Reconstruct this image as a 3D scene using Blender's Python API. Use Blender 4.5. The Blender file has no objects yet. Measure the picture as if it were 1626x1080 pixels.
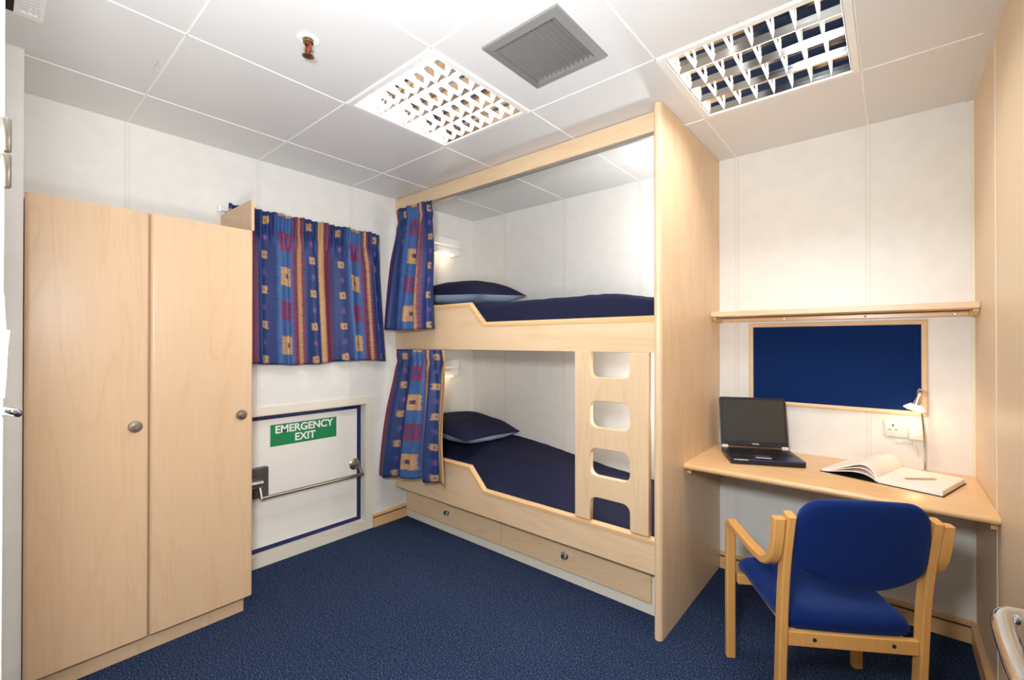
import bpy, bmesh, math, random
from mathutils import Vector, Matrix
random.seed(4)
sc = bpy.context.scene
C = bpy.context.scene.collection
PI = math.pi

# ---------------------------------------------------------------- camera, world, exposure, large lights
W, D, H = 3.153, 2.75, 2.418          # room: x 0..W, y -D..0 (back wall at y=0), ceiling height
cam_d = bpy.data.cameras.new('camera')
cam = bpy.data.objects.new('camera', cam_d); C.objects.link(cam); sc.camera = cam
cam_d.sensor_width = 36.0; cam_d.lens = 36.0 * 713.8 / 1626.0
cam_d.clip_start = 0.02; cam_d.clip_end = 50
cam.location = (2.8703, -2.8531, 1.3354)
cam.rotation_euler = (PI / 2 + 0.0048, 0, 0.7014)

world = bpy.data.worlds.new('world'); sc.world = world
world.use_nodes = True
world.node_tree.nodes['Background'].inputs['Color'].default_value = (1.0, 0.97, 0.93, 1)
world.node_tree.nodes['Background'].inputs['Strength'].default_value = 0.15
sc.view_settings.view_transform = 'Standard'
sc.view_settings.look = 'None'
sc.view_settings.exposure = 0.28
sc.view_settings.gamma = 1.0
sc.view_settings.use_curve_mapping = False
sc.cycles.use_denoising = True
sc.cycles.max_bounces = 10
sc.cycles.diffuse_bounces = 6
sc.cycles.sample_clamp_indirect = 6.0
TUBE = 66.0           # emission of the fluorescent tubes
WARM = (1.0, 0.80, 0.55)

def lamp(name, kind, loc, energy, color=(1, 1, 1), size=0.05, rot=(0, 0, 0), parent=None, spot=None):
    l = bpy.data.lights.new(name, kind); l.energy = energy; l.color = color
    if kind == 'AREA':
        l.shape = 'RECTANGLE'; l.size, l.size_y = size
    else:
        l.shadow_soft_size = size
    if spot: l.spot_size, l.spot_blend = spot
    o = bpy.data.objects.new(name, l); C.objects.link(o); o.location = loc; o.rotation_euler = rot
    if parent: o.parent = parent
    return o
# an added, unseen fill light behind the open doorway, and the photographer's flash bounced off the ceiling
lamp('added_corridor_fill', 'AREA', (2.4, -3.6, 2.38), 8, (1, .96, .9), (0.6, 0.6))
lamp('camera_flash', 'SPOT', (2.45, -2.65, 1.2), 58, (.94, .97, 1), 0.12, (PI - 0.80, 0.0, 0.85), spot=(2.0, 1.0))
lamp('camera_strobe', 'SPOT', (2.66, -2.90, 1.60), 116, (.93, .97, 1), 0.10, (PI / 2 + .02, 0, .80), spot=(2.6, .6))
# two small flash heads tucked into the foot of the bunks, behind the end panel
lamp('bunk_flash', 'POINT', (1.97, -.42, 1.98), 8, (.93, .97, 1), 0.04)
lamp('bunk_flash', 'POINT', (1.98, -.34, 1.00), 9, (.96, .98, 1), 0.04)

# ---------------------------------------------------------------- materials
def new_mat(name):
    m = bpy.data.materials.new(name); m.use_nodes = True
    nt = m.node_tree; b = nt.nodes['Principled BSDF']
    return m, nt, b
def srgb(r, g, b):
    f = lambda c: (c / 255 / 12.92) if c <= 10 else ((c / 255 + .055) / 1.055) ** 2.4
    return (f(r), f(g), f(b), 1)
def plain(name, col, rough=.5, metal=0.0, bump=0, bscale=200, spec=None, mottle=0.0, mscale=6):
    m, nt, b = new_mat(name)
    b.inputs['Base Color'].default_value = col
    b.inputs['Roughness'].default_value = rough; b.inputs['Metallic'].default_value = metal
    if spec is not None: b.inputs['Specular IOR Level'].default_value = spec
    N, L = nt.nodes, nt.links
    tc = N.new('ShaderNodeTexCoord')
    nz = N.new('ShaderNodeTexNoise'); nz.inputs['Scale'].default_value = mscale; nz.inputs['Detail'].default_value = 6
    L.new(tc.outputs['Object'], nz.inputs['Vector'])
    mx = N.new('ShaderNodeMix'); mx.data_type = 'RGBA'
    mx.inputs['A'].default_value = tuple(c * (1 - mottle) for c in col[:3]) + (1,)
    mx.inputs['B'].default_value = tuple(min(1, c * (1 + mottle * .6)) for c in col[:3]) + (1,)
    L.new(nz.outputs['Fac'], mx.inputs['Factor']); L.new(mx.outputs['Result'], b.inputs['Base Color'])
    if bump:
        n2 = N.new('ShaderNodeTexNoise'); n2.inputs['Scale'].default_value = bscale; n2.inputs['Detail'].default_value = 3
        L.new(tc.outputs['Object'], n2.inputs['Vector'])
        bp = N.new('ShaderNodeBump'); bp.inputs['Strength'].default_value = bump; bp.inputs['Distance'].default_value = .003
        L.new(n2.outputs['Fac'], bp.inputs['Height']); L.new(bp.outputs['Normal'], b.inputs['Normal'])
    return m
def sheen(m, w, tint):
    b = m.node_tree.nodes['Principled BSDF']; b.inputs['Sheen Weight'].default_value = w; b.inputs['Sheen Roughness'].default_value = .4; b.inputs['Sheen Tint'].default_value = tint
def emit(name, col, strength):
    m, nt, b = new_mat(name)
    b.inputs['Base Color'].default_value = col
    b.inputs['Emission Color'].default_value = col; b.inputs['Emission Strength'].default_value = strength
    return m
def wood(name, light, dark, axis='Z', rough=.38, amount=.58, fig=.6):
    """maple laminate: fine pores plus a broad wavy figure, grain running along one axis"""
    m, nt, b = new_mat(name); N, L = nt.nodes, nt.links
    tc = N.new('ShaderNodeTexCoord')
    def mapped(a, c):
        mp = N.new('ShaderNodeMapping'); s = [a, a, a]; s['XYZ'.index(axis)] = c
        mp.inputs['Scale'].default_value = s; L.new(tc.outputs['Object'], mp.inputs['Vector']); return mp
    fine = N.new('ShaderNodeTexNoise'); fine.inputs['Scale'].default_value = 1; fine.inputs['Detail'].default_value = 5
    fine.inputs['Roughness'].default_value = .65
    L.new(mapped(170, 5).outputs['Vector'], fine.inputs['Vector'])
    big = N.new('ShaderNodeTexNoise'); big.inputs['Scale'].default_value = 1; big.inputs['Detail'].default_value = 2
    big.inputs['Distortion'].default_value = 1.3
    L.new(mapped(6, .8).outputs['Vector'], big.inputs['Vector'])
    mul = N.new('ShaderNodeMath'); mul.operation = 'MULTIPLY'; mul.inputs[1].default_value = 9
    L.new(big.outputs['Fac'], mul.inputs[0])
    sn = N.new('ShaderNodeMath'); sn.operation = 'PINGPONG'; sn.inputs[1].default_value = 1
    L.new(mul.outputs[0], sn.inputs[0])
    pw = N.new('ShaderNodeMath'); pw.operation = 'POWER'; pw.inputs[1].default_value = 4
    L.new(sn.outputs[0], pw.inputs[0])
    a1 = N.new('ShaderNodeMath'); a1.operation = 'MULTIPLY_ADD'; a1.inputs[1].default_value = fig * .5
    L.new(pw.outputs[0], a1.inputs[0])
    a2 = N.new('ShaderNodeMath'); a2.operation = 'MULTIPLY_ADD'; a2.inputs[1].default_value = .9; a2.inputs[2].default_value = -.2
    L.new(fine.outputs['Fac'], a2.inputs[0]); L.new(a2.outputs[0], a1.inputs[2])
    a3 = N.new('ShaderNodeMath'); a3.operation = 'MULTIPLY'; a3.inputs[1].default_value = amount; a3.use_clamp = True
    L.new(a1.outputs[0], a3.inputs[0])
    mx = N.new('ShaderNodeMix'); mx.data_type = 'RGBA'
    mx.inputs['A'].default_value = light; mx.inputs['B'].default_value = dark
    L.new(a3.outputs[0], mx.inputs['Factor']); L.new(mx.outputs['Result'], b.inputs['Base Color'])
    b.inputs['Roughness'].default_value = rough
    return m
MAPLE_L, MAPLE_D = srgb(233, 206, 170), srgb(200, 156, 108)
M = {}
for ax in 'XYZ':
    M['maple' + ax] = wood('maple_' + ax, MAPLE_L, MAPLE_D, ax)
    M['edge' + ax] = wood('maple_edging_' + ax, srgb(228, 190, 140), srgb(196, 148, 96), ax, .3)
M['beech'] = wood('beech_lacquer', srgb(214, 162, 94), srgb(182, 122, 58), 'Z', .3, .6, .35)
M['ward'] = wood('wardrobe_maple', srgb(217, 187, 153), srgb(190, 148, 108), 'Z', .36, .6, .6)
M['wallwood'] = wood('wall_laminate', srgb(226, 204, 172), srgb(206, 178, 142), 'Z', .45, .5, .2)
M['wall'] = plain('wall_panel', srgb(232, 231, 227), .42, 0, .04, 60, mottle=.09, mscale=11)
M['joint'] = plain('wall_joint', srgb(229, 227, 222), .45)
M['groove'] = plain('joint_groove', srgb(196, 190, 180), .6)
M['ceil'] = plain('ceiling_panel', srgb(222, 222, 222), .35, mottle=.01)
M['grid'] = plain('ceiling_grid', srgb(242, 242, 240), .4)
M['cream'] = plain('cream_steel', srgb(232, 227, 212), .3)
M['white'] = plain('white_enamel', srgb(240, 240, 238), .25)
M['doorwhite'] = plain('white_gloss_door', srgb(242, 240, 235), .12)
M['gasket'] = plain('blue_seal', srgb(22, 30, 92), .4)
M['steel'] = plain('brushed_steel', srgb(178, 172, 160), .3, 1.0)
M['alu'] = plain('aluminium', srgb(172, 170, 166), .38, .9, mottle=.05)
M['angle'] = plain('grey_angle', srgb(224, 222, 218), .5)
M['vent'] = plain('vent_metal', srgb(152, 151, 149), .42, .35, mottle=.08, mscale=40)
M['silver'] = plain('silver_plastic', srgb(225, 225, 225), .4)
M['blueline'] = plain('blue_edge', srgb(40, 52, 130), .3)
M['gap'] = plain('dark_wood_gap', srgb(110, 78, 50), .6)
M['chrome'] = plain('chrome', srgb(215, 215, 218), .1, 1.0)
M['mirror'] = plain('mirror_louvre', srgb(222, 220, 215), .08, 1.0)
M['brass'] = plain('sprinkler_brass', srgb(156, 126, 92), .3, 1.0)
M['red'] = plain('red_bulb', srgb(190, 30, 25), .2)
M['black'] = plain('black_plastic', srgb(26, 26, 30), .35)
M['bluelid'] = plain('laptop_shell', srgb(34, 40, 74), .3)
M['screen'] = plain('laptop_screen', srgb(52, 54, 52), .25)
M['grey'] = plain('grey_metal', srgb(92, 90, 92), .4, .5)
M['dark'] = plain('dark_void', srgb(30, 30, 32), .8)
M['navy'] = plain('navy_cotton', srgb(31, 34, 60), .85, 0, .25, 420, spec=.15, mottle=.12, mscale=14)
M['paleblue'] = plain('pale_blue_cotton', srgb(170, 190, 222), .85, 0, .2, 420)
M['felt'] = plain('blue_felt', srgb(14, 40, 92), .95, 0, .2, 500, spec=.1, mottle=.12, mscale=30)
M['chairblue'] = plain('chair_fabric', srgb(14, 36, 92), .95, 0, .5, 420, spec=.1, mottle=.14, mscale=120)
sheen(M['chairblue'], .25, (.25, .4, .9, 1))
M['paper'] = plain('paper', srgb(244, 236, 228), .7)
M['socket'] = plain('socket_plastic', srgb(228, 226, 220), .2)
M['pencil'] = plain('pencil_wood', srgb(196, 170, 140), .5)
M['sign'] = plain('sign_green', srgb(0, 130, 78), .4)
M['signtext'] = plain('sign_white', srgb(245, 245, 240), .4)
M['glass'] = plain('frosted_glass', srgb(250, 235, 210), .3)
M['ink'] = plain('grey_print', srgb(190, 170, 160), .7)
M['tube'] = emit('fluorescent_tube', (1.0, 0.985, 0.965, 1), TUBE)
M['beige'] = plain('lamp_tray_beige', srgb(205, 190, 170), .5)
M['bulb'] = emit('halogen_bulb', (1.0, .78, .48, 1), 45)
M['glow'] = emit('lit_glass_shade', (1.0, .64, .26, 1), 3.2)
M['strip'] = emit('reading_tube', (1.0, .74, .45, 1), 1.3)

def carpet():
    m, nt, b = new_mat('carpet'); N, L = nt.nodes, nt.links
    tc = N.new('ShaderNodeTexCoord')
    n1 = N.new('ShaderNodeTexNoise'); n1.inputs['Scale'].default_value = 165; n1.inputs['Detail'].default_value = 4
    n1.inputs['Roughness'].default_value = .75
    L.new(tc.outputs['Object'], n1.inputs['Vector'])
    r = N.new('ShaderNodeValToRGB'); e = r.color_ramp.elements
    e[0].position = .34; e[0].color = srgb(8, 13, 28)
    e[1].position = .48; e[1].color = srgb(30, 44, 74)
    x = e.new(.58); x.color = srgb(56, 74, 106)
    x = e.new(.65); x.color = srgb(128, 126, 120)
    L.new(n1.outputs['Fac'], r.inputs['Fac']); L.new(r.outputs['Color'], b.inputs['Base Color'])
    b.inputs['Roughness'].default_value = .98; b.inputs['Specular IOR Level'].default_value = .05
    bp = N.new('ShaderNodeBump'); bp.inputs['Strength'].default_value = .6; bp.inputs['Distance'].default_value = .004
    L.new(n1.outputs['Fac'], bp.inputs['Height']); L.new(bp.outputs['Normal'], b.inputs['Normal'])
    return m
M['carpet'] = carpet()

def curtain_mat():
    """woven curtain: stripes across the cloth, little and large squares down it; UV is in metres of flat cloth"""
    m, nt, b = new_mat('curtain_cloth'); N, L = nt.nodes, nt.links
    def mt(op, a, c=None, d=None, clamp=False):
        n = N.new('ShaderNodeMath'); n.operation = op; n.use_clamp = clamp
        for i, v in enumerate((a, c, d)):
            if v is None: continue
            if isinstance(v, (int, float)): n.inputs[i].default_value = v
            else: L.new(v, n.inputs[i])
        return n.outputs[0]
    uv = N.new('ShaderNodeTexCoord').outputs['UV']
    sp = N.new('ShaderNodeSeparateXYZ'); L.new(uv, sp.inputs[0]); u0, v0 = sp.outputs[0], sp.outputs[1]
    mp = N.new('ShaderNodeMapping'); mp.inputs['Scale'].default_value = (25, 330, 1); L.new(uv, mp.inputs['Vector'])
    rg = N.new('ShaderNodeTexNoise'); rg.inputs['Scale'].default_value = 1; rg.inputs['Detail'].default_value = 2
    L.new(mp.outputs[0], rg.inputs['Vector'])
    j = mt('MULTIPLY_ADD', rg.outputs['Fac'], .042, -.021)
    u = mt('ADD', u0, j)
    P = .62
    fr = mt('FRACT', mt('DIVIDE', u, P))
    p = mt('MULTIPLY', fr, P)
    ramp = N.new('ShaderNodeValToRGB'); cr = ramp.color_ramp
    maroon, navy, mid, gold = srgb(108, 50, 80), srgb(32, 52, 104), srgb(58, 92, 146), srgb(180, 142, 98)
    stops = [(a / P, c) for a, c in ((0, maroon), (.046, maroon), (.060, navy), (.195, navy), (.212, mid), (.342, mid), (.352, maroon), (.378, maroon), (.384, gold), (.406, gold), (.412, maroon), (.424, maroon), (.432, navy), (.545, navy), (.560, gold), (.604, gold), (.62, maroon))]
    cr.elements[0].position, cr.elements[0].color = stops[0]
    cr.elements[1].position, cr.elements[1].color = stops[-1]
    for pos, col in stops[1:-1]:
        e = cr.elements.new(pos); e.color = col
    L.new(fr, ramp.inputs['Fac'])
    col = ramp.outputs['Color']
    v = mt('ADD', v0, mt('MULTIPLY', j, .6))
    def box(pc, hw, vc, hh, period):
        a = mt('LESS_THAN', mt('ABSOLUTE', mt('SUBTRACT', p, pc)), hw)
        vv = mt('MULTIPLY', mt('FRACT', mt('DIVIDE', mt('ADD', v, period / 2 - vc), period)), period)
        c = mt('LESS_THAN', mt('ABSOLUTE', mt('SUBTRACT', vv, period / 2)), hh)
        return mt('MULTIPLY', a, c)
    def over(base, mask, c, k=.92):
        x = N.new('ShaderNodeMix'); x.data_type = 'RGBA'
        L.new(mt('MULTIPLY', mask, k), x.inputs['Factor']); L.new(base, x.inputs['A'])
        x.inputs['B'].default_value = c
        return x.outputs['Result']
    pink, dk = srgb(150, 62, 108), srgb(44, 44, 92)
    for pc in (.128, .484):
        col = over(col, box(pc, .024, .05, .023, .21), gold)
        col = over(col, box(pc, .0055, .05, .007, .21), dk)
        col = over(col, box(pc, .020, .155, .020, .21), srgb(64, 74, 140), .6)
        col = over(col, box(pc, .007, .155, .011, .21), pink)
    col = over(col, box(.280, .054, .17, .058, .42), srgb(120, 50, 84))
    col = over(col, box(.280, .016, .17, .019, .42), srgb(60, 70, 130))
    col = over(col, box(.280, .050, .38, .056, .42), srgb(190, 148, 100))
    col = over(col, box(.280, .016, .38, .015, .42), dk)
    mp2 = N.new('ShaderNodeMapping'); mp2.inputs['Scale'].default_value = (14, 160, 1); L.new(uv, mp2.inputs['Vector'])
    st = N.new('ShaderNodeTexNoise'); st.inputs['Scale'].default_value = 1; st.inputs['Detail'].default_value = 4
    L.new(mp2.outputs[0], st.inputs['Vector'])
    br = mt('MULTIPLY_ADD', st.outputs['Fac'], .9, .55)
    x = N.new('ShaderNodeMix'); x.data_type = 'RGBA'; x.blend_type = 'MULTIPLY'; x.inputs['Factor'].default_value = 1
    L.new(col, x.inputs['A'])
    cb = N.new('ShaderNodeCombineColor'); L.new(br, cb.inputs[0]); L.new(br, cb.inputs[1]); L.new(br, cb.inputs[2])
    L.new(cb.outputs[0], x.inputs['B'])
    L.new(x.outputs['Result'], b.inputs['Base Color'])
    b.inputs['Roughness'].default_value = .5
    b.inputs['Specular IOR Level'].default_value = .3
    return m
M['curtain'] = curtain_mat()

# ---------------------------------------------------------------- mesh helpers
def add_box(bm, x0, x1, y0, y1, z0, z1, bev=0.0, seg=2):
    r = bmesh.ops.create_cube(bm, size=1)
    vs = r['verts']
    bmesh.ops.scale(bm, vec=(x1 - x0, y1 - y0, z1 - z0), verts=vs)
    bmesh.ops.translate(bm, vec=((x0 + x1) / 2, (y0 + y1) / 2, (z0 + z1) / 2), verts=vs)
    if bev:
        es = list({e for v in vs for e in v.link_edges})
        bmesh.ops.bevel(bm, geom=es, offset=bev, segments=seg, affect='EDGES', profile=.5)
def bx(*a, **k):
    bm = bmesh.new(); add_box(bm, *a, **k); return bm
def rings(bm, loops, cap=True, closed=False):
    """skin a list of vertex loops (each a list of points)"""
    vl = [[bm.verts.new(p) for p in lp] for lp in loops]
    n = len(vl[0]); m = len(vl)
    for i in range(m if closed else m - 1):
        a, b = vl[i], vl[(i + 1) % m]
        for k in range(n):
            bm.faces.new((a[k], a[(k + 1) % n], b[(k + 1) % n], b[k]))
    if cap and not closed:
        bm.faces.new(vl[0][::-1]); bm.faces.new(vl[-1])
def add_tube(bm, pts, r, n=12, cap=True):
    pts = [Vector(p) for p in pts]; loops = []
    t0 = (pts[1] - pts[0]).normalized()
    nrm = t0.orthogonal().normalized()
    for i, p in enumerate(pts):
        if i == 0: t = (pts[1] - pts[0]).normalized()
        elif i == len(pts) - 1: t = (pts[-1] - pts[-2]).normalized()
        else: t = ((pts[i + 1] - p).normalized() + (p - pts[i - 1]).normalized()).normalized()
        nrm = (nrm - t * nrm.dot(t)).normalized(); bn = t.cross(nrm)
        rr = r[i] if isinstance(r, (list, tuple)) else r
        loops.append([p + (nrm * math.cos(2 * PI * k / n) + bn * math.sin(2 * PI * k / n)) * rr for k in range(n)])
    rings(bm, loops, cap)
def add_lathe(bm, prof, n=24, mat=None):
    """prof: (radius, z) from one end to the other"""
    loops = [[Vector((max(r, 1e-4) * math.cos(2 * PI * k / n), max(r, 1e-4) * math.sin(2 * PI * k / n), z)) for k in range(n)] for r, z in prof]
    if mat: loops = [[mat @ p for p in lp] for lp in loops]
    rings(bm, loops)
def add_prism(bm, poly, fn, a, b):
    """poly of 2-D points; fn(p, t) -> 3-D point; extruded from t=a to t=b"""
    lo = [bm.verts.new(fn(p, a)) for p in poly]; hi = [bm.verts.new(fn(p, b)) for p in poly]
    n = len(poly)
    for k in range(n):
        bm.faces.new((lo[k], lo[(k + 1) % n], hi[(k + 1) % n], hi[k]))
    bm.faces.new(lo[::-1]); bm.faces.new(hi)
def strap(bm, path, fn, w0, w1, th, bev=.004):
    """bentwood strip: 2-D path with thickness th in its own plane, width w0..w1 across it (rounded corners)"""
    pts = [Vector(p) for p in path]; loops = []
    for i, p in enumerate(pts):
        if i == 0: t = (pts[1] - p).normalized()
        elif i == len(pts) - 1: t = (p - pts[i - 1]).normalized()
        else: t = ((pts[i + 1] - p).normalized() + (p - pts[i - 1]).normalized()).normalized()
        nn = Vector((-t.y, t.x)); h = th / 2
        sec = [(-h + bev, w0), (h - bev, w0), (h, w0 + bev), (h, w1 - bev), (h - bev, w1), (-h + bev, w1), (-h, w1 - bev), (-h, w0 + bev)]
        loops.append([fn(p + nn * a, w) for a, w in sec])
    rings(bm, loops)
def smooth_path(pts, n=6):
    """Catmull-Rom through 2-D or 3-D points"""
    P = [Vector(p) for p in pts]; out = []
    for i in range(len(P) - 1):
        p0 = P[max(i - 1, 0)]; p1 = P[i]; p2 = P[i + 1]; p3 = P[min(i + 2, len(P) - 1)]
        for k in range(n):
            t = k / n
            out.append(.5 * ((2 * p1) + (p2 - p0) * t + (2 * p0 - 5 * p1 + 4 * p2 - p3) * t * t + (3 * p1 - p0 - 3 * p2 + p3) * t ** 3))
    out.append(P[-1]); return out
def obj(name, bm, mat, parent=None, loc=(0, 0, 0), smooth=False, fix=True):
    if fix: bmesh.ops.recalc_face_normals(bm, faces=bm.faces)
    me = bpy.data.meshes.new(name); bm.to_mesh(me); bm.free()
    for mm in (mat if isinstance(mat, (list, tuple)) else [mat]): me.materials.append(mm)
    if smooth:
        for p in me.polygons: p.use_smooth = True
        me.set_sharp_from_angle(angle=math.radians(38))
    o = bpy.data.objects.new(name, me); C.objects.link(o); o.location = loc
    if parent: o.parent = parent
    return o
def wobj(name, bm, mat, parent, smooth=False):
    """mesh given in world coordinates, parented to an unrotated thing"""
    l = parent.matrix_basis.translation if parent else Vector()
    q = parent
    while q is not None and q.parent is not None:
        q = q.parent; l = l + q.matrix_basis.translation
    bmesh.ops.translate(bm, vec=-l, verts=bm.verts)
    return obj(name, bm, mat, parent, smooth=smooth)
def thing(name, label, cat, loc=(0, 0, 0), rotz=0, group=None):
    o = bpy.data.objects.new(name, None); C.objects.link(o); o.empty_display_size = .1
    o.location = loc; o.rotation_euler = (0, 0, rotz)
    o['label'] = label; o['category'] = cat
    if group: o['group'] = group
    return o
def tag(o, label, cat, group=None):
    o['label'] = label; o['category'] = cat
    if group: o['group'] = group
    return o
def struct(name, bm, mat, label=None, smooth=False):
    o = obj(name, bm, mat, smooth=smooth); o['kind'] = 'structure'
    if label: o['label'] = label
    return o
def dup(root, loc, label, group=None):
    r = root.copy(); C.objects.link(r); r.location = loc; r['label'] = label
    if group: r['group'] = group
    for ch in list(root.children):
        c = ch.copy(); C.objects.link(c); c.parent = r
        for g in list(ch.children):
            d = g.copy(); C.objects.link(d); d.parent = c
    return r
def board2d(outline, holes, thick, bev, M4):
    """flat board with rounded edges and holes; outline in 2-D, placed by a 4x4 matrix"""
    cu = bpy.data.curves.new('tmp', 'CURVE'); cu.dimensions = '2D'; cu.fill_mode = 'BOTH'
    cu.extrude = max(thick / 2 - bev, 1e-4); cu.bevel_depth = bev; cu.bevel_resolution = 2; cu.offset = -bev
    for poly in [outline] + holes:
        s = cu.splines.new('POLY'); s.points.add(len(poly) - 1); s.use_cyclic_u = True
        for q, p in zip(s.points, poly): q.co = (p[0], p[1], 0, 1)
    o = bpy.data.objects.new('tmp', cu); C.objects.link(o)
    dg = bpy.context.evaluated_depsgraph_get(); dg.update()
    me = bpy.data.meshes.new_from_object(o.evaluated_get(dg))
    bm = bmesh.new(); bm.from_mesh(me)
    bpy.data.objects.remove(o); bpy.data.curves.remove(cu); bpy.data.meshes.remove(me)
    bmesh.ops.remove_doubles(bm, verts=bm.verts, dist=1e-5)
    bmesh.ops.transform(bm, matrix=M4, verts=bm.verts)
    return bm
def text_bm(txt, size, depth, M4, spacing=1.0, bold=0.0):
    cu = bpy.data.curves.new('tmp', 'FONT'); cu.body = txt; cu.size = size; cu.extrude = depth
    cu.align_x = 'CENTER'; cu.align_y = 'CENTER'; cu.space_character = spacing; cu.offset = bold
    o = bpy.data.objects.new('tmp', cu); C.objects.link(o)
    dg = bpy.context.evaluated_depsgraph_get(); dg.update()
    me = bpy.data.meshes.new_from_object(o.evaluated_get(dg))
    bm = bmesh.new(); bm.from_mesh(me)
    bpy.data.objects.remove(o); bpy.data.curves.remove(cu); bpy.data.meshes.remove(me)
    bmesh.ops.transform(bm, matrix=M4, verts=bm.verts)
    return bm
def rrect(x0, x1, y0, y1, r, n=5, corners=(1, 1, 1, 1)):
    out = []
    for i, (cx, cy, a) in enumerate(((x1 - r, y1 - r, 0), (x0 + r, y1 - r, 90), (x0 + r, y0 + r, 180), (x1 - r, y0 + r, 270))):
        if corners[i]:
            for k in range(n + 1):
                t = math.radians(a + 90 * k / n); out.append((cx + r * math.cos(t), cy + r * math.sin(t)))
        else:
            out.append([(x1, y1), (x0, y1), (x0, y0), (x1, y0)][i])
    return out
def grid_with_holes(bm, us, vs, holes, fn):
    """quads of a wall or ceiling over sorted breaks, leaving the holes (u0,u1,v0,v1) out"""
    us = sorted(set(round(u, 5) for u in us + [q for h in holes for q in h[:2]]))
    vs = sorted(set(round(v, 5) for v in vs + [q for h in holes for q in h[2:]]))
    cache = {}
    def V(u, v):
        if (u, v) not in cache: cache[(u, v)] = bm.verts.new(fn(u, v))
        return cache[(u, v)]
    for a, b in zip(us, us[1:]):
        for c, d in zip(vs, vs[1:]):
            mu, mv = (a + b) / 2, (c + d) / 2
            if any(h[0] < mu < h[1] and h[2] < mv < h[3] for h in holes): continue
            bm.faces.new((V(a, c), V(b, c), V(b, d), V(a, d)))
def plate(u0, u1, v0, v1, fn, thick, holes=()):
    """solid wall slab: fn(u, v, w) with w from 0 (room face) to thick"""
    bm = bmesh.new()
    grid_with_holes(bm, [u0, u1], [v0, v1], list(holes), lambda u, v: fn(u, v, 0))
    r = bmesh.ops.solidify
    geom = bm.faces[:]
    ret = bmesh.ops.extrude_face_region(bm, geom=geom)
    off = fn(0, 0, thick) - fn(0, 0, 0)
    bmesh.ops.translate(bm, vec=off, verts=[v for v in ret['geom'] if isinstance(v, bmesh.types.BMVert)])
    return bm

# ---------------------------------------------------------------- room shell
XL = [.380 + .6005 * k for k in range(5)]                 # ceiling joints running along y
YL = [-.588, -1.189, -1.788, -2.388]                      # ceiling joints running along x
YF, YO = -2.835, -2.95                                    # front wall faces
L1 = (XL[1], XL[2], YL[2], YL[1])                         # luminaire cells
L2 = (XL[3], XL[4], YL[1], YL[0])
VENT = (1.757, 2.029, -1.641, -1.361)
SLOT = (.72, 1.25, -2.775, -2.735)

bm = bx(-.1, W + .1, -4.4, .1, -.1, 0)
floor = struct('floor', bm, M['carpet'])
def inset(c, d): return (c[0] + d, c[1] - d, c[2] + d, c[3] - d)
bm = plate(-.1, W + .1, -4.4, .1, lambda u, v, w: Vector((u, v, H + w)), .02, [inset(L1, .02), inset(L2, .02), VENT, SLOT])
ceiling = struct('ceiling', bm, M['ceil'])
def strip(name, x0, x1, y0, y1):
    obj(name, bx(x0, x1, y0, y1, H - .0025, H + .001, bev=.001, seg=1), M['grid'], ceiling)
w = .0035
def cuts(a, b, forbid):
    segs = [(a, b)]
    for f0, f1 in forbid:
        n = []
        for s0, s1 in segs:
            if f1 <= s0 or f0 >= s1: n.append((s0, s1)); continue
            if f0 > s0: n.append((s0, f0))
            if f1 < s1: n.append((f1, s1))
        segs = n
    return segs
for x in XL:
    strip('ceiling_joint', x - w, x + w, YF, 0)
for y in YL:
    strip('ceiling_joint', 0, W - .035, y - w, y + w)
def ceiling_tab(x, y, along):                             # little release flap outlines beside the joints
    bm = bmesh.new(); t = .0015; a, b = .075, .022
    if along == 'X':
        add_box(bm, x, x + a, y - b, y - b + t, H - .0015, H); add_box(bm, x, x + t, y - b, y, H - .0015, H); add_box(bm, x + a - t, x + a, y - b, y, H - .0015, H)
    obj('release_tab', bm, M['groove'], ceiling)
ceiling_tab(.64, YL[3] - w, 'X'); ceiling_tab(1.235, YL[2] - w, 'X'); ceiling_tab(2.40, YL[1] - w, 'X'); ceiling_tab(1.15, YL[1] + .03, 'X')
# left wall with the recess of the emergency exit
EX = (-1.935, -1.077, .061, .897)
bm = plate(-2.75, 0.1, 0, H, lambda u, v, w_: Vector((-w_, u, v)), .12, [EX])
wall_left = struct('wall_left', bm, M['wall'])
bm = plate(-.12, W + .1, 0, H, lambda u, v, w_: Vector((u, w_, v)), .1)
wall_back = struct('wall_back', bm, M['wall'])
bm = plate(YO, 0, 0, H, lambda u, v, w_: Vector((W + w_, u, v)), .1)
wall_right = struct('wall_right', bm, M['wallwood'])
bm = bx(-.12, .425, -3.0, -2.751, 0, H)
wall_return = struct('wall_return', bm, M['wall'], 'pale wall return beside the wardrobe')
bm = plate(.425, 3.4, 0, H, lambda u, v, w_: Vector((u, YF - w_, v)), .115, [(1.95, 3.05, -.01, 2.06)])
wall_front = struct('wall_front', bm, M['wall'])
bm = bx(.3, 4.2, -4.4, -4.3, 0, H)
struct('wall_corridor', bm, M['wall'])
def vjoint(parent, fn):
    """panel joint: a narrow flat strip with a groove on each side"""
    bm = bmesh.new(); fn(bm, -.008, .008, .0012); obj('joint_strip', bm, M['joint'], parent)
    bm = bmesh.new(); fn(bm, -.0092, -.008, .0009); fn(bm, .008, .0092, .0009); obj('joint_groove', bm, M['groove'], parent)
for y in YL:
    z0 = .946 if -1.99 < y < -1.02 else 0
    vjoint(wall_left, lambda b, a, c, t: add_box(b, -.001, t, y + a, y + c, z0, H))
for x in XL:
    vjoint(wall_back, lambda b, a, c, t: add_box(b, x + a, x + c, -t, .001, 0, H))
obj('joint_strip', bx(W - .0015, W + .001, -.538, -.528, 0, H), M['cream'], wall_right)
obj('corner_bead', bx(W - .012, W, -.006, 0, 0, H), M['cream'], wall_right)
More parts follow.
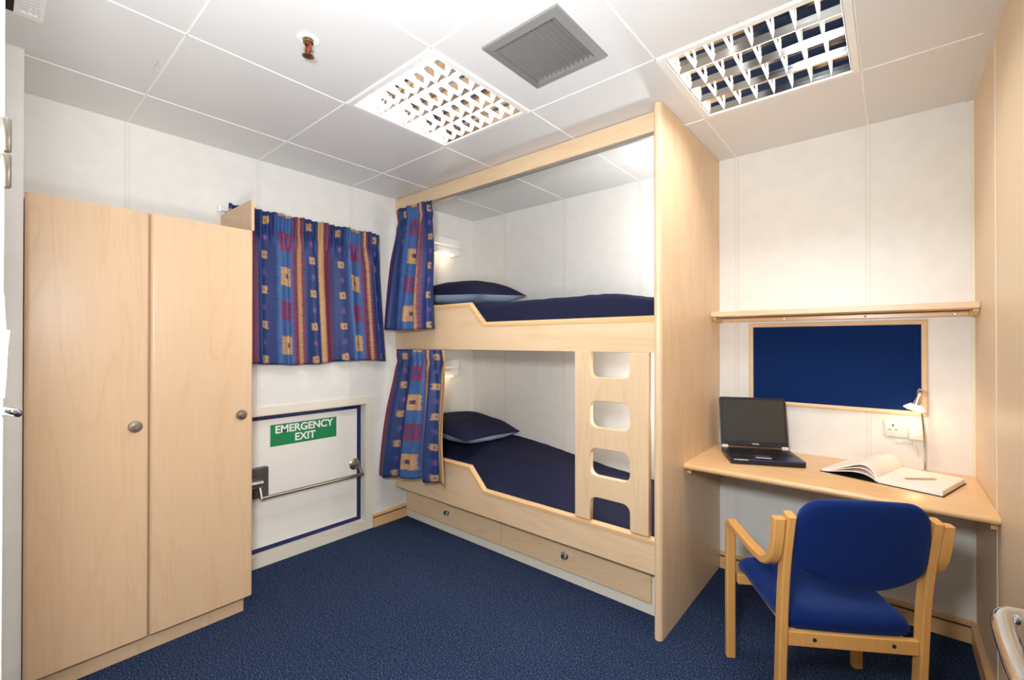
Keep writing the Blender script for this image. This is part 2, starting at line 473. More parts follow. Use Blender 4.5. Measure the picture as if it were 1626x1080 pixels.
struct('trim_1', bx(W - .026, W, YF, 0, H - .006, H - .0005), M['angle'], 'grey metal angle between ceiling and wooden wall')
def baseboard(name, fn, label):
    bm = bmesh.new()
    prof = [(0, 0), (.018, 0), (.018, .066), (.010, .070), (.010, .074), (.020, .078), (.020, .092), (.016, .096), (0, .096)]
    fn(bm, prof); o = struct(name, bm, M['edgeX'] if 'back' in name else M['edgeY'], label)
    bm = bmesh.new(); fn(bm, [(.008, .0685), (.0182, .0685), (.0182, .0735), (.008, .0735)]); obj('shadow_gap', bm, M['gap'], o)
    return o
baseboard('baseboard_left', lambda b, P: add_prism(b, P, lambda p, t: Vector((p[0], t, p[1])), -1.02, -.729), 'short maple baseboard between exit frame and bunk')
baseboard('baseboard_back', lambda b, P: add_prism(b, P, lambda p, t: Vector((t, -p[0], p[1])), 2.087, W), 'maple baseboard under the desk')
baseboard('baseboard_right', lambda b, P: add_prism(b, P, lambda p, t: Vector((W - p[0], t, p[1])), YF, -.021), 'maple baseboard along the wooden wall')
# doorway the photo is taken from: left jamb with hinge, right open door with its lever
bm = bmesh.new()
add_box(bm, 1.90, 1.952, YO - .005, YF + .0025, 0, 2.10, bev=.003)
jamb = struct('trim_2', bm, M['white'], 'white door frame post at the left picture edge')
bm = bmesh.new()
for z0, z1 in ((1.545, 1.592), (1.594, 1.641)):
    add_lathe(bm, [(.001, z0), (.0075, z0 + .001), (.0085, z0 + .003), (.0085, z1 - .003), (.0075, z1 - .001), (.001, z1)], 16, Matrix.Translation((1.949, YF + .0008, 0)))
obj('hinge', bm, M['steel'], jamb, smooth=True)
bm = bmesh.new()
add_tube(bm, smooth_path([(1.945, YF, 1.240), (1.962, YF + .006, 1.243), (1.966, YF + .012, 1.241), (1.960, YF + .016, 1.238)], 5), .0055, 10)
obj('latch', bm, M['chrome'], jamb, smooth=True)
bm = bmesh.new()
pp = [(1.9525, YF - .004, 1.432), (1.9525, YF + .004, 1.425), (1.953, YF + .0085, 1.372), (1.953, YF + .008, 1.365)]
grid = []
for zz, yy in ((1.40, .003), (1.37, .0045), (1.352, .0055), (1.351, .010), (1.33, .0075), (1.29, .006), (1.26, .004)):
    grid.append([bm.verts.new((1.953 + q * .003, YF + .0005 + yy * k * .8, zz)) for q, k in ((0, -1.5), (.3, 0), (1, 1))])
for a, b in zip(grid, grid[1:]):
    for k in range(2): bm.faces.new((a[k], a[k + 1], b[k + 1], b[k]))
obj('paper_tag', bm, M['paper'], jamb)
bm = bx(2.997, 3.037, -2.83, -2.09, .01, 2.04, bev=.003)
door1 = struct('door_1', bm, M['wallwood'], 'open maple entrance door at the right picture edge')
bm = bmesh.new()
g0, hz = Vector((2.958, -2.165, 1.05)), 1.05
add_tube(bm, smooth_path([(2.997, -2.160, hz), (2.975, -2.158, hz), (2.962, -2.163, hz), (2.9565, -2.18, hz - .001), (2.955, -2.22, hz - .003), (2.955, -2.28, hz - .003), (2.9575, -2.30, hz - .003), (2.975, -2.31, hz - .003), (2.99, -2.31, hz - .003)], 6), .0095, 14)
add_lathe(bm, [(.001, 0), (.026, 0), (.026, .006), (.022, .008), (.001, .008)], 24, Matrix.Translation((2.9972, -2.160, hz)) @ Matrix.Rotation(-PI / 2, 4, 'Y'))
obj('door_handle', bm, M['chrome'], door1, smooth=True)

# ---------------------------------------------------------------- emergency exit
ex = thing('emergency_exit_door', 'low white emergency exit door with blue edge and push bar, beside the wardrobe', 'door', (0, -1.50, 0))
bm = bmesh.new()
y0, y1, zt = -1.968, -1.022, .946
grid_with_holes(bm, [y0, y1], [0, zt], [EX], lambda u, v: Vector((.010, u, v)))
ret = bmesh.ops.extrude_face_region(bm, geom=bm.faces[:])
bmesh.ops.translate(bm, vec=(-.0098, 0, 0), verts=[v for v in ret['geom'] if isinstance(v, bmesh.types.BMVert)])
for a in ((EX[0] - .001, EX[0] + .002, EX[2], EX[3]), (EX[1] - .002, EX[1] + .001, EX[2], EX[3])):
    add_box(bm, -.06, .010, a[0], a[1], a[2], a[3])
for a in ((EX[0], EX[1], EX[2] - .001, EX[2] + .002), (EX[0], EX[1], EX[3] - .002, EX[3] + .001)):
    add_box(bm, -.06, .010, *a)
wobj('door_frame', bm, M['cream'], ex)
wobj('door_leaf', bx(-.09, -.050, EX[0], EX[1], EX[2], EX[3]), M['doorwhite'], ex)
bm = bmesh.new(); by0, by1, bz0, bz1 = -1.929, -1.083, .066, .884
for a in ((by0, by0 + .03, bz0, bz1), (by1 - .03, by1, bz0, bz1), (by0 + .03, by1 - .03, bz0, bz0 + .026), (by0 + .03, by1 - .03, bz1 - .022, bz1)):
    add_box(bm, -.0505, -.047, *a)
wobj('seal', bm, M['gasket'], ex)['label'] = 'blue edge seal'
bm = bmesh.new()
add_lathe(bm, [(.001, 0), (.040, 0), (.040, .004), (.033, .010), (.014, .014), (.013, .035), (.001, .036)], 24, Matrix.Translation((-.05, -1.132, .470)) @ Matrix.Rotation(PI / 2, 4, 'Y'))
for k in range(3):
    a = k * 2 * PI / 3 + .5
    add_lathe(bm, [(.001, 0), (.005, 0), (.005, .009), (.001, .010)], 8, Matrix.Translation((-.05, -1.132 + .021 * math.cos(a), .470 + .021 * math.sin(a))) @ Matrix.Rotation(PI / 2, 4, 'Y'))
pb = wobj('push_bar', bm, M['steel'], ex, smooth=True)
bm = bmesh.new()
add_tube(bm, [(.042, -1.118, .414), (.042, -1.782, .416)], .0112, 14)
strapf = lambda p, t: Vector((p[0], t, p[1]))
strap(bm, [(-.020, .476), (.005, .455), (.044, .410)], strapf, -1.128, -1.118, .017, .002)
strap(bm, [(-.005, .502), (.02, .465), (.046, .410)], strapf, -1.790, -1.778, .018, .002)
wobj('bar', bm, M['steel'], pb, smooth=True)
bm = bmesh.new()
add_tube(bm, [(.016, -1.770, .500), (.016, -1.90, .502)], .023, 18)
wobj('pivot', bm, M['steel'], pb, smooth=True)
bm = bx(-.05, -.012, -1.86, -1.722, .405, .583, bev=.004)
add_box(bm, -.05, .015, -1.875, -1.80, .47, .53, bev=.003)
wobj('lock_case', bm, M['grey'], ex)
sign = thing('exit_sign', 'green EMERGENCY EXIT sign stuck on the low white door', 'sign', (-.0497, -1.484, .757))
wobj('sign_plate', bx(-.0499, -.0485, -1.699, -1.269, .690, .824), M['sign'], sign)
R3 = Matrix(((0, 0, 1, 0), (1, 0, 0, 0), (0, 1, 0, 0), (0, 0, 0, 1)))
wobj('lettering', text_bm('EMERGENCY', .0660, .0006, Matrix.Translation((-.048, -1.484, .789)) @ R3, 1.0, .0017), M['signtext'], sign)
wobj('lettering', text_bm('EXIT', .0660, .0006, Matrix.Translation((-.048, -1.484, .727)) @ R3, 1.0, .0017), M['signtext'], sign)

# ---------------------------------------------------------------- wardrobe
wd = thing('wardrobe', 'tall two-door maple wardrobe with round locks at the left wall', 'wardrobe', (0, -2.38, 0))
wobj('carcass', bx(.002, .415, -2.748, -1.985, .085, 1.876), M['ward'], wd)
wobj('plinth', bx(.002, .402, -2.745, -2.002, 0, .085), M['ward'], wd)
def door(y0, y1, ky):
    # slab with well rounded vertical edges
    r = .014; x0, x1 = .418, .440
    prof = [(x0, y1)] + [(x1 - r + r * math.sin(math.radians(18 * k)), y1 - r + r * math.cos(math.radians(18 * k))) for k in range(6)] \
        + [(x1 - r + r * math.cos(math.radians(18 * k)), y0 + r - r * math.sin(math.radians(18 * k))) for k in range(6)] + [(x0, y0)]
    bm = bmesh.new(); add_prism(bm, prof, lambda p, t: Vector((p[0], p[1], t)), .082, 1.890)
    d = wobj('door', bm, M['ward'], wd, smooth=True)
    bm = bmesh.new()
    add_lathe(bm, [(.001, 0), (.0245, 0), (.025, .004), (.022, .008), (.012, .009), (.012, .018), (.008, .022), (.001, .022)], 24,
              Matrix.Translation((.440, ky, .980)) @ Matrix.Rotation(PI / 2, 4, 'Y'))
    wobj('lock_knob', bm, M['steel'], d, smooth=True)
door(-2.748, -2.385, -2.430); door(-2.381, -1.974, -2.026)
bm = bmesh.new(); add_prism(bm, [(.002, .085), (.4165, .085), (.4165, 1.8925), (.442, 1.8925), (.442, 2.046), (.002, 2.046)], lambda p, t: Vector((p[0], t, p[1])), -1.9845, -1.971)
wobj('side_panel', bm, M['ward'], wd)

# ---------------------------------------------------------------- curtains
def cloth(name, P, nu, nv, uvw, uvh, th=.0015, u_off=0.0):
    bm = bmesh.new(); uvl = bm.loops.layers.uv.new('UVMap')
    V = [[bm.verts.new(P(i / nu, j / nv)) for j in range(nv + 1)] for i in range(nu + 1)]
    for i in range(nu):
        for j in range(nv):
            f = bm.faces.new((V[i][j], V[i + 1][j], V[i + 1][j + 1], V[i][j + 1])); f.smooth = True
            for lp, (a, b) in zip(f.loops, ((i, j), (i + 1, j), (i + 1, j + 1), (i, j + 1))):
                lp[uvl].uv = (u_off + uvw * a / nu, uvh * b / nv)
    me = bpy.data.meshes.new(name); bm.to_mesh(me); bm.free(); me.materials.append(M['curtain'])
    o = bpy.data.objects.new(name, me); C.objects.link(o)
    s = o.modifiers.new('thickness', 'SOLIDIFY'); s.thickness = th; s.offset = 0
    return o
def lerp(a, b, t): return a + (b - a) * t
def sstep(a, b, x):
    t = max(0, min(1, (x - a) / (b - a))); return t * t * (3 - 2 * t)
def window_P(s, t):
    ytop = lerp(-1.965, -1.006, s); ybot = lerp(-1.965, -.937, s)
    y = lerp(ytop, ybot, t ** 1.2)
    z = lerp(2.108 - .004 * math.sin(40 * s), 1.202 + .008 * math.sin(9 * s + 1), t)
    ph = 2 * PI * (6.0 * s + .35 * math.sin(5 * s))
    g = sstep(.05, .35, t)
    body = (.022 * math.sin(ph) + .010 * math.sin(2.3 * ph + 1.3)) * (.35 + .65 * g) * (.45 + .65 * sstep(.1, .6, s))
    pleat = .011 * math.sin(2 * PI * 24 * s + .8 * math.sin(9 * s)) * (1 - sstep(.10, .24, t))
    pinch = -.008 * math.exp(-((t - .105) / .03) ** 2)
    x = .062 + body * (.45 + .55 * t) + pleat + pinch
    y += .012 * math.cos(ph) * g
    return Vector((x, y, z))
o = cloth('window_curtain', window_P, 260, 50, 1.30, .92, u_off=.49)
tag(o, 'blue patterned gathered curtain hanging over the window above the exit door', 'curtain')
rail = thing('curtain_rail', 'white curtain rail at the top of the window curtain', 'curtain rail', (.0, -1.5, 2.08))
bm = bx(.001, .030, -1.99, -.985, 2.068, 2.086, bev=.002)
wobj('track', bm, M['white'], rail)
bm = bmesh.new(); add_box(bm, .001, .034, -2.005, -1.99, 2.060, 2.098, bev=.003); wobj('end_stop', bm, M['white'], rail)
def bunk_curtain(name, top, bot, ztop, zbot, ybase, label, uoff, uvw, flare=1.0, seed=0.0):
    def P(s, t):
        x = lerp(lerp(top[0], top[1], s), lerp(bot[0], bot[1], s), t ** 1.15)
        z = lerp(ztop(s), zbot(s), t)
        ph = 2 * PI * (3.6 * s + .25 * math.sin(4 * s + seed)) + seed
        g = sstep(.04, .5, t)
        amp = lerp(.010, .030, g)
        y = ybase(s, t) + amp * math.sin(ph) + .35 * amp * math.sin(2.7 * ph + 1 + 2 * t)
        y += .010 * math.sin(2 * PI * 12 * s) * (1 - sstep(.08, .2, t)) + .010 * math.exp(-((t - .10) / .03) ** 2)
        x += .014 * math.cos(ph) * g + .004 * math.sin(9 * t + 5 * s)
        return Vector((x, y, z))
    o = cloth(name, P, 140, 50, uvw, .92, u_off=uoff)
    tag(o, label, 'curtain', None)
    return o
bunk_curtain('bunk_curtain', (.075, .478), (.035, .555), lambda s: 2.312 - .008 * s, lambda s: 1.428 - .010 * math.sin(PI * s),
             lambda s, t: lerp(-.872, -.925 - .030 * (1 - s), sstep(0, 1, t)), 'blue and maroon curtain drawn aside at the pillow end of the upper bunk', .61, .54, seed=.4)
bunk_curtain('bunk_curtain', (.085, .622), (.04, .690), lambda s: 1.2835 - .002 * s, lambda s: lerp(.372, .428, s) - .004 * math.sin(9 * s),
             lambda s, t: lerp(-.868, -.915 - .055 * (1 - s), sstep(0, 1, t)), 'blue patterned curtain drawn aside at the pillow end of the lower bunk', .02, .57, seed=2.0)

# ---------------------------------------------------------------- bunk bed
bk = thing('bunk_bed', 'maple double bunk bed with ladder, drawers and tall end panel', 'bunk bed', (1.0, -.43, 0))
RY0, RY1 = -.826, -.794
pts = [(2.047, 0.0), (2.085, 0.0)] + [(2.066 + .019 * math.cos(math.radians(a)), -.875 - .019 * math.sin(math.radians(a))) for a in range(0, 181, 15)]
bm = bmesh.new(); add_prism(bm, pts, lambda p, t: Vector((p[0], p[1], t)), 0, H - .003)
wobj('end_panel', bm, M['mapleZ'], bk, smooth=True)
bm = bx(.001, 2.0465, RY0, RY1, 2.322, H - .003, bev=.006)
hd = wobj('header_board', bm, M['mapleX'], bk, smooth=True)
wobj('curtain_track', bx(.003, 2.0465, -.818, -.802, 2.306, 2.322), M['alu'], hd)
def rail_part(zb, zl, zh):
    xa, xb = .800, .926
    poly = [(.001, zb), (2.0465, zb), (2.0465, zl), (xb, zl), (xa, zh), (.001, zh)]
    M4 = Matrix(((1, 0, 0, 0), (0, 0, -1, (RY0 + RY1) / 2), (0, 1, 0, 0), (0, 0, 0, 1)))
    r = wobj('rail', board2d(poly, [], RY1 - RY0, .003, M4), M['mapleX'], bk)
    # rounded solid edging along the top, mitred at the step
    path = [(.001, zh), (xa, zh), (xb, zl), (2.0465, zl)]
    sec = [(-.016, -.0195), (.0, -.0195), (.007, -.014), (.011, -.006), (.012, .002), (.010, .010), (.0, .0175), (-.016, .0175)]
    loops = []
    for i, p in enumerate(path):
        p = Vector(p)
        d0 = (p - Vector(path[i - 1])).normalized() if i else (Vector(path[1]) - p).normalized()
        d1 = (Vector(path[i + 1]) - p).normalized() if i < 3 else d0
        t = (d0 + d1).normalized(); n = Vector((-t.y, t.x)); k = 1 / max(.3, n.dot(Vector((-d1.y, d1.x))))
        loops.append([Vector(((p + n * a * k).x, (RY0 + RY1) / 2 + b, (p + n * a * k).y)) for a, b in sec])
    bm = bmesh.new(); rings(bm, loops)
    wobj('edging', bm, M['edgeX'], r, smooth=True)['label'] = 'rounded honey-coloured top edging'
    return r
rail_part(1.286, 1.450, 1.580)
rail_part(.250, .408, .535)
x0, x1, z0, z1 = 1.597, 2.001, .424, 1.286
hs = [rrect(1.688, 1.906, 1.157, 1.30, .035, corners=(0, 0, 1, 1))]
hs[0] = rrect(1.688, 1.906, 1.157, 1.2745, .035, corners=(0, 0, 1, 1))
hs += [rrect(1.688, 1.906, .903, 1.038, .038), rrect(1.688, 1.906, .657, .797, .038), rrect(1.688, 1.906, .437, .549, .038, corners=(1, 1, 0, 0))]
M4 = Matrix(((1, 0, 0, 0), (0, 0, -1, -.818), (0, 1, 0, 0), (0, 0, 0, 1)))
outl = [(x0, z0), (1.688, z0), (1.688, .549 - .038)] + [(1.688 + .038 - .038 * math.cos(math.radians(a)), .511 + .038 * math.sin(math.radians(a))) for a in (20, 45, 70, 90)] \
     + [(1.868 + .038 * math.sin(math.radians(a)), .511 + .038 * math.cos(math.radians(a))) for a in (0, 20, 45, 70)] + [(1.906, .511), (1.906, z0), (x1, z0), (x1, z1), (1.906, z1), (1.906, 1.192)] \
     + [(1.871 + .035 * math.cos(math.radians(a)), 1.192 - .035 * math.sin(math.radians(a))) for a in (20, 45, 70, 90)] + [(1.723 - .035 * math.sin(math.radians(a)), 1.192 - .035 * math.cos(math.radians(a))) for a in (0, 20, 45, 70)] + [(1.688, 1.192), (1.688, z1), (x0, z1)]
wobj('ladder', board2d(outl, hs[1:3], .034, .004, M4), M['mapleZ'], bk)
wobj('mattress_board', bx(.001, 2.0465, -.794, -.002, 1.290, 1.31), M['cream'], bk)
wobj('base', bx(.002, 2.0465, -.727, -.02, 0, .262), M['cream'], bk)
for (a, b, kx) in ((.026, .992, .498), (.998, 1.972, 1.476)):
    d = wobj('drawer', bx(a, b, -.744, -.7265, .062, .236, bev=.002, seg=1), M['mapleX'], bk)
    bm = bmesh.new()
    add_lathe(bm, [(.001, 0), (.023, 0), (.023, .005), (.016, .008), (.014, .020), (.012, .026), (.001, .026)], 22, Matrix.Translation((kx, -.744, .150)) @ Matrix.Rotation(PI / 2, 4, 'X'))
    add_box(bm, kx - .003, kx + .003, -.774, -.769, .136, .164, bev=.001)
    wobj('knob', bm, M['chrome'], d, smooth=True)

def nz(x, y, s=1.0, o=0.0):
    from mathutils import noise
    return noise.noise(Vector((x * s + o, y * s - o, o)))
def duvet(name, top, zlow, label, y0=-.785, y1=-.010, x0=.012, x1=2.040):
    bm = bmesh.new(); nu, nv = 120, 60; V = []
    for i in range(nu + 1):
        row = []
        for j in range(nv + 1):
            x = lerp(x0, x1, i / nu); b = j / nv
            # b: 0..0.12 front drop, .12..1 top
            if b < .14:
                t = b / .14; y = y0 + .012 * math.sin(t * PI / 2 * 1.0) * 0; z = lerp(zlow, top(x, y0) - .03, t)
            elif b < .26:
                t = (b - .14) / .12; a = t * PI / 2
                y = y0 + .05 * (1 - math.cos(a)); z = top(x, y) - .03 + .03 * math.sin(a)
            else:
                y = lerp(y0 + .05, y1, (b - .26) / .74); z = top(x, y)
            z += .006 * nz(x, y, 5, 2.3) * (b > .1) + .004 * nz(x, y * .5, 18, 7.7) * (b > .1)
            y += .004 * nz(x, z, 9, 4.0) * (.02 < b < .3) - 0
            row.append(bm.verts.new((x, y, z)))
        V.append(row)
    for i in range(nu):
        for j in range(nv):
            bm.faces.new((V[i][j], V[i + 1][j], V[i + 1][j + 1], V[i][j + 1]))
    base = [V[0][j] for j in range(nv + 1)]
    # close ends and bottom
    lo = [[bm.verts.new((v.co.x, v.co.y, zlow)) for v in (V[i][nv],)] for i in range(nu + 1)]
    for i in range(nu):
        bm.faces.new((V[i][nv], V[i + 1][nv], lo[i + 1][0], lo[i][0]))
        bm.faces.new((V[i][0], lo[i][0], lo[i + 1][0], V[i + 1][0]))
    for i in (0, nu):
        bm.faces.new([V[i][j] for j in range(nv + 1)] + [lo[i][0]])
    o = obj(name, bm, M['navy'], smooth=True)
    tag(o, label, 'duvet'); return o
def top_up(x, y):
    q = (y + .785) / .775
    crown = .020 * math.sin(PI * min(1, max(0, q)) ** .8)
    return 1.572 + .012 * math.sin(PI * min(1, x / 2.4)) - .03 * sstep(1.75, 2.05, x) - .02 * (1 - sstep(.1, .7, x)) + crown * .6
def top_lo(x, y):
    q = max(0, min(1, (y + .785) / .775))
    front = .418 + .01 * math.sin(3 * x)
    back = lerp(.575, .44, sstep(.35, 1.75, x))
    mid = lerp(.56, .47, sstep(.4, 1.8, x))
    return lerp(front, mid, sstep(0, .55, q)) + (back - mid) * sstep(.5, 1, q)
duvet('duvet', top_up, 1.312, 'smooth dark navy duvet on the upper bunk')
duvet('duvet', top_lo, .265, 'creased dark navy duvet on the lower bunk')
def pillow(name, cen, size, rot, label, under=True):
    t = thing(name, label, 'pillow', cen)
    t.rotation_euler = rot
    lx, ly, lz = size
    def half(sign, mat, nm, lip=0):
        bm = bmesh.new(); n = 28; V = []
        for i in range(n + 1):
            row = []
            for j in range(n + 1):
                u, v = -1 + 2 * i / n, -1 + 2 * j / n
                e = (max(0, 1 - abs(u) ** 2.6) * max(0, 1 - abs(v) ** 2.6)) ** .55
                k = 1 - .06 * (1 - abs(u)) * abs(v) ** 4 - 0
                kk = 1 - .06 * (1 - abs(v)) * abs(u) ** 4
                z = (1.25 if sign > 0 else -.95) * lz * e + .008 * nz(u * 2, v * 2, 1.3, 3 + sign)* e
                row.append(bm.verts.new((u * lx * kk, v * ly * k, z)))
            V.append(row)
        for i in range(n):
            for j in range(n):
                bm.faces.new((V[i][j], V[i + 1][j], V[i + 1][j + 1], V[i][j + 1]))
        o = obj(nm, bm, mat, t, smooth=True, fix=False)
        return o
    half(1, M['navy'], 'pillow_top')
    u = half(-1, M['paleblue'], 'pillow_underside'); u['label'] = 'pale blue underside'
    return t
pillow('pillow', (.375, -.42, 1.694), (.36, .27, .088), (.06, .05, .03), 'navy pillow with pale blue underside on the upper bunk')
pillow('pillow', (.300, -.36, .660), (.285, .33, .085), (-.05, .12, .06), 'navy pillow with pale blue edge on the lower bunk')

def reading_light(y0, y1, zc, label):
    t = thing('bunk_reading_light', label, 'wall lamp', (0, (y0 + y1) / 2, zc), group=None)
    zt, zb = zc + .068, zc - .068
    prof = [(.001, zt), (.055, zt), (.060, zt - .004), (.060, zc + .012), (.050, zc), (.001, zc)]
    bm = bmesh.new(); add_prism(bm, prof, lambda p, q: Vector((p[0], q, p[1])), y0, y1)
    wobj('housing', bm, M['white'], t)
    bm = bmesh.new()
    prof = [(.001, zc), (.046, zc), (.058, zc - .02), (.062, zb + .012), (.056, zb), (.001, zb)]
    add_prism(bm, prof, lambda p, q: Vector((p[0], q, p[1])), y0 + .003, y1 - .003)
    wobj('shade', bm, M['white'], t)
    bm = bmesh.new(); add_box(bm, .008, .048, y0 + .05, y1 - .05, zb - .006, zb - .0005, bev=.002)
    wobj('lamp_tube', bm, M['strip'], t)
    bm = bmesh.new(); add_tube(bm, [(.045, y1 - .08, zb - .02), (.045, y1 - .08, zb + .002)], .0012, 6)
    add_lathe(bm, [(.001, 0), (.003, .002), (.003, .010), (.001, .012)], 8, Matrix.Translation((.045, y1 - .08, zb - .031)))
    wobj('pull_switch', bm, M['steel'], t)
    lamp('reading_glow', 'POINT', (.10, 0, -.11), .32, (1, .72, .48), .02, parent=t)
    return t
reading_light(-.52, -.215, 2.135, 'white wall reading light with pull switch above the upper bunk pillow')
reading_light(-.52, -.22, 1.118, 'white wall reading light above the lower bunk pillow')

# ---------------------------------------------------------------- ceiling fittings
def luminaire(c, label):
    x0, x1, y0, y1 = c; cx, cy = (x0 + x1) / 2, (y0 + y1) / 2
    t = thing('ceiling_light', label, 'ceiling light', (cx, cy, H), group=None)
    h = (x1 - x0) / 2 - .004; hi = .272
    bm = bmesh.new()
    for a in ((-h, h, -h, -hi), (-h, h, hi, h), (-h, -hi, -hi, hi), (hi, h, -hi, hi)):
        add_box(bm, a[0], a[1], a[2], a[3], -.006, -.0004)
    obj('frame', bm, M['white'], t)
    bm = bmesh.new()                                       # pressed housing, open below
    s = hi + .002; top = .085
    add_box(bm, -s, s, -s, s, top, top + .003)
    for a in ((-s - .003, s + .003, -s - .003, -s), (-s - .003, s + .003, s, s + .003), (-s - .003, -s, -s, s), (s, s + .003, -s, s)):
        add_box(bm, a[0], a[1], a[2], a[3], -.002, top)
    obj('housing', bm, M['beige'], t)
    ch = 2 * hi / 4
    for k in range(4):
        y = -hi + ch * (k + .5)
        bm = bmesh.new(); add_tube(bm, [(-hi + .012, y, .0635), (hi - .012, y, .0635)], .0125, 12)
        obj('tube', bm, M['tube'], t, smooth=True)
    bm = bmesh.new()                                       # mirror reflectors between the tubes, parabolic wedges
    fl = [(.001, .002), (.007, .012), (.015, .025), (.0265, .038), (.037, .046), (.052, .050)]
    for k in range(5):
        y = -hi + ch * k
        lft = [(y - a_, b_) for a_, b_ in fl] if k else [(y, .002), (y, .050)]
        rgt = [(y + a_, b_) for a_, b_ in fl] if k < 4 else [(y, .002), (y, .050)]
        add_prism(bm, lft + rgt[::-1], lambda p, q: Vector((q, p[0], p[1])), -hi, hi)
    obj('reflector', bm, M['mirror'], t)
    bm = bmesh.new(); nb = 8
    for k in range(nb + 1):
        x = -hi + 2 * hi * k / nb
        x = max(-hi + .003, min(hi - .003, x))
        pr = [(x - .001, .001), (x + .001, .001), (x + .0042, .019), (x + .0030, .019), (x, .005), (x - .0030, .019), (x - .0042, .019)]
        for q in range(4):
            ya = -hi + ch * q + .004; yb = ya + ch - .008
            lo = [Vector((p[0], 0, p[1])) for p in pr]
            # blade narrows upward following the reflector flanks
            loops = []
            for side in (0, 1):
                loops.append([Vector((p[0], (ya + .010 * (p[1] / .019) if side == 0 else yb - .010 * (p[1] / .019)), p[1])) for p in pr])
            rings(bm, loops)
    obj('louvre', bm, M['white'], t)
    return t
luminaire(L1, 'square glowing ceiling light left of the metal air vent')
luminaire(L2, 'square louvred ceiling light above the desk, right of the air vent')

vt = thing('air_vent', 'square metal air vent between the two ceiling lights', 'vent', (1.891, -1.50, H))
bm = bmesh.new(); f0 = (1.723, 2.057, -1.669, -1.331)
V4 = lambda c, z: [(c[0], c[2], z), (c[1], c[2], z), (c[1], c[3], z), (c[0], c[3], z)]
rings(bm, [[Vector(p) for p in V4(f0, H - .0004)], [Vector(p) for p in V4(inset(f0, .002), H - .008)], [Vector(p) for p in V4(inset(f0, .032), H - .013)], [Vector(p) for p in V4(inset(f0, .034), H + .01)]], cap=False)
wobj('frame', bm, M['vent'], vt)
bm = bmesh.new(); g = VENT
add_box(bm, g[0], g[1], g[2], g[3], H + .10, H + .105)
for a in ((g[0] - .003, g[0], g[2], g[3]), (g[1], g[1] + .003, g[2], g[3]), (g[0], g[1], g[2] - .003, g[2]), (g[0], g[1], g[3], g[3] + .003)):
    add_box(bm, a[0], a[1], a[2], a[3], H, H + .10)
wobj('duct', bm, M['vent'], vt)
bm = bmesh.new(); n = 13
for k in range(n):
    x = g[0] + .010 + (g[1] - g[0] - .02) * k / (n - 1)
    strap(bm, [(x - .004, H - .008), (x - .001, H + .004), (x + .006, H + .016)], lambda p, q: Vector((p[0], q, p[1])), g[2], g[3], .0022, .0005)
for k in range(22):
    y = g[2] + .006 + (g[3] - g[2] - .012) * k / 21
    add_box(bm, g[0], g[1], y - .0008, y + .0008, H + .020, H + .034)
wobj('grille', bm, M['vent'], vt)

vs_ = thing('slot_diffuser', 'small white slotted ceiling diffuser in the top left corner', 'vent', (.98, -2.77, H))
bm = bmesh.new()
add_box(bm, .689, 1.28, -2.735, -2.720, H - .012, H - .0004); add_box(bm, .689, .72, -2.775, -2.735, H - .012, H - .0004); add_box(bm, 1.25, 1.28, -2.775, -2.735, H - .012, H - .0004)
add_box(bm, .689, 1.28, -2.787, -2.775, H - .012, H - .0004)
wobj('frame', bm, M['white'], vs_)
bm = bmesh.new()
for k in range(3):
    add_box(bm, .72, 1.25, -2.775 + .0145 * k - .0025 + .003, -2.775 + .0145 * k + .0025 + .003, H - .011, H + .004)
for k in range(26):
    add_box(bm, .72 + .0207 * k, .7265 + .0207 * k, -2.775, -2.735, H - .009, H - .002)
wobj('grille', bm, M['white'], vs_)
wobj('duct', bx(.72, 1.25, -2.775, -2.735, H + .03, H + .05), M['gasket'], vs_)
wobj('side_slot', bx(.689, 1.28, -2.815, -2.787, H - .006, H - .0004), M['dark'], vs_)

sp = thing('sprinkler', 'brass fire sprinkler with white collar in the ceiling', 'sprinkler', (1.281, -2.100, H))
bm = bmesh.new(); add_lathe(bm, [(.018, -.0005), (.037, -.0005), (.037, -.003), (.030, -.006), (.022, -.006), (.017, -.003), (.015, -.0008)], 32)
obj('collar', bm, M['white'], sp, smooth=True)
bm = bmesh.new()
add_lathe(bm, [(.001, -.0005), (.013, -.0006), (.013, -.014), (.009, -.016), (.009, -.020), (.001, -.020)], 16)
for s in (-1, 1):
    strap(bm, smooth_path([(s * .009, -.016), (s * .0135, -.030), (s * .011, -.044), (s * .003, -.052)], 4), lambda p, q: Vector((p[0], q, p[1])), -.003, .003, .004, .001)
add_lathe(bm, [(.001, -.050), (.006, -.050), (.006, -.056), (.001, -.056)], 12)
obj('body', bm, M['brass'], sp, smooth=True)
bm = bmesh.new(); add_lathe(bm, [(.001, -.020), (.0022, -.022), (.0024, -.034), (.0022, -.046), (.001, -.049)], 10)
obj('glass_bulb', bm, M['red'], sp, smooth=True)
bm = bmesh.new(); pts = []
for k in range(48):
    r = .0155 if (k % 3) else .0095
    pts.append((r * math.cos(2 * PI * k / 48), r * math.sin(2 * PI * k / 48)))
add_prism(bm, pts, lambda p, q: Vector((p[0], p[1], q)), -.059, -.057)
obj('deflector', bm, M['brass'], sp)
for o_ in sp.children:
    if o_.name.split('.')[0] != 'collar': o_.scale = (1.35, 1.35, 1.05)

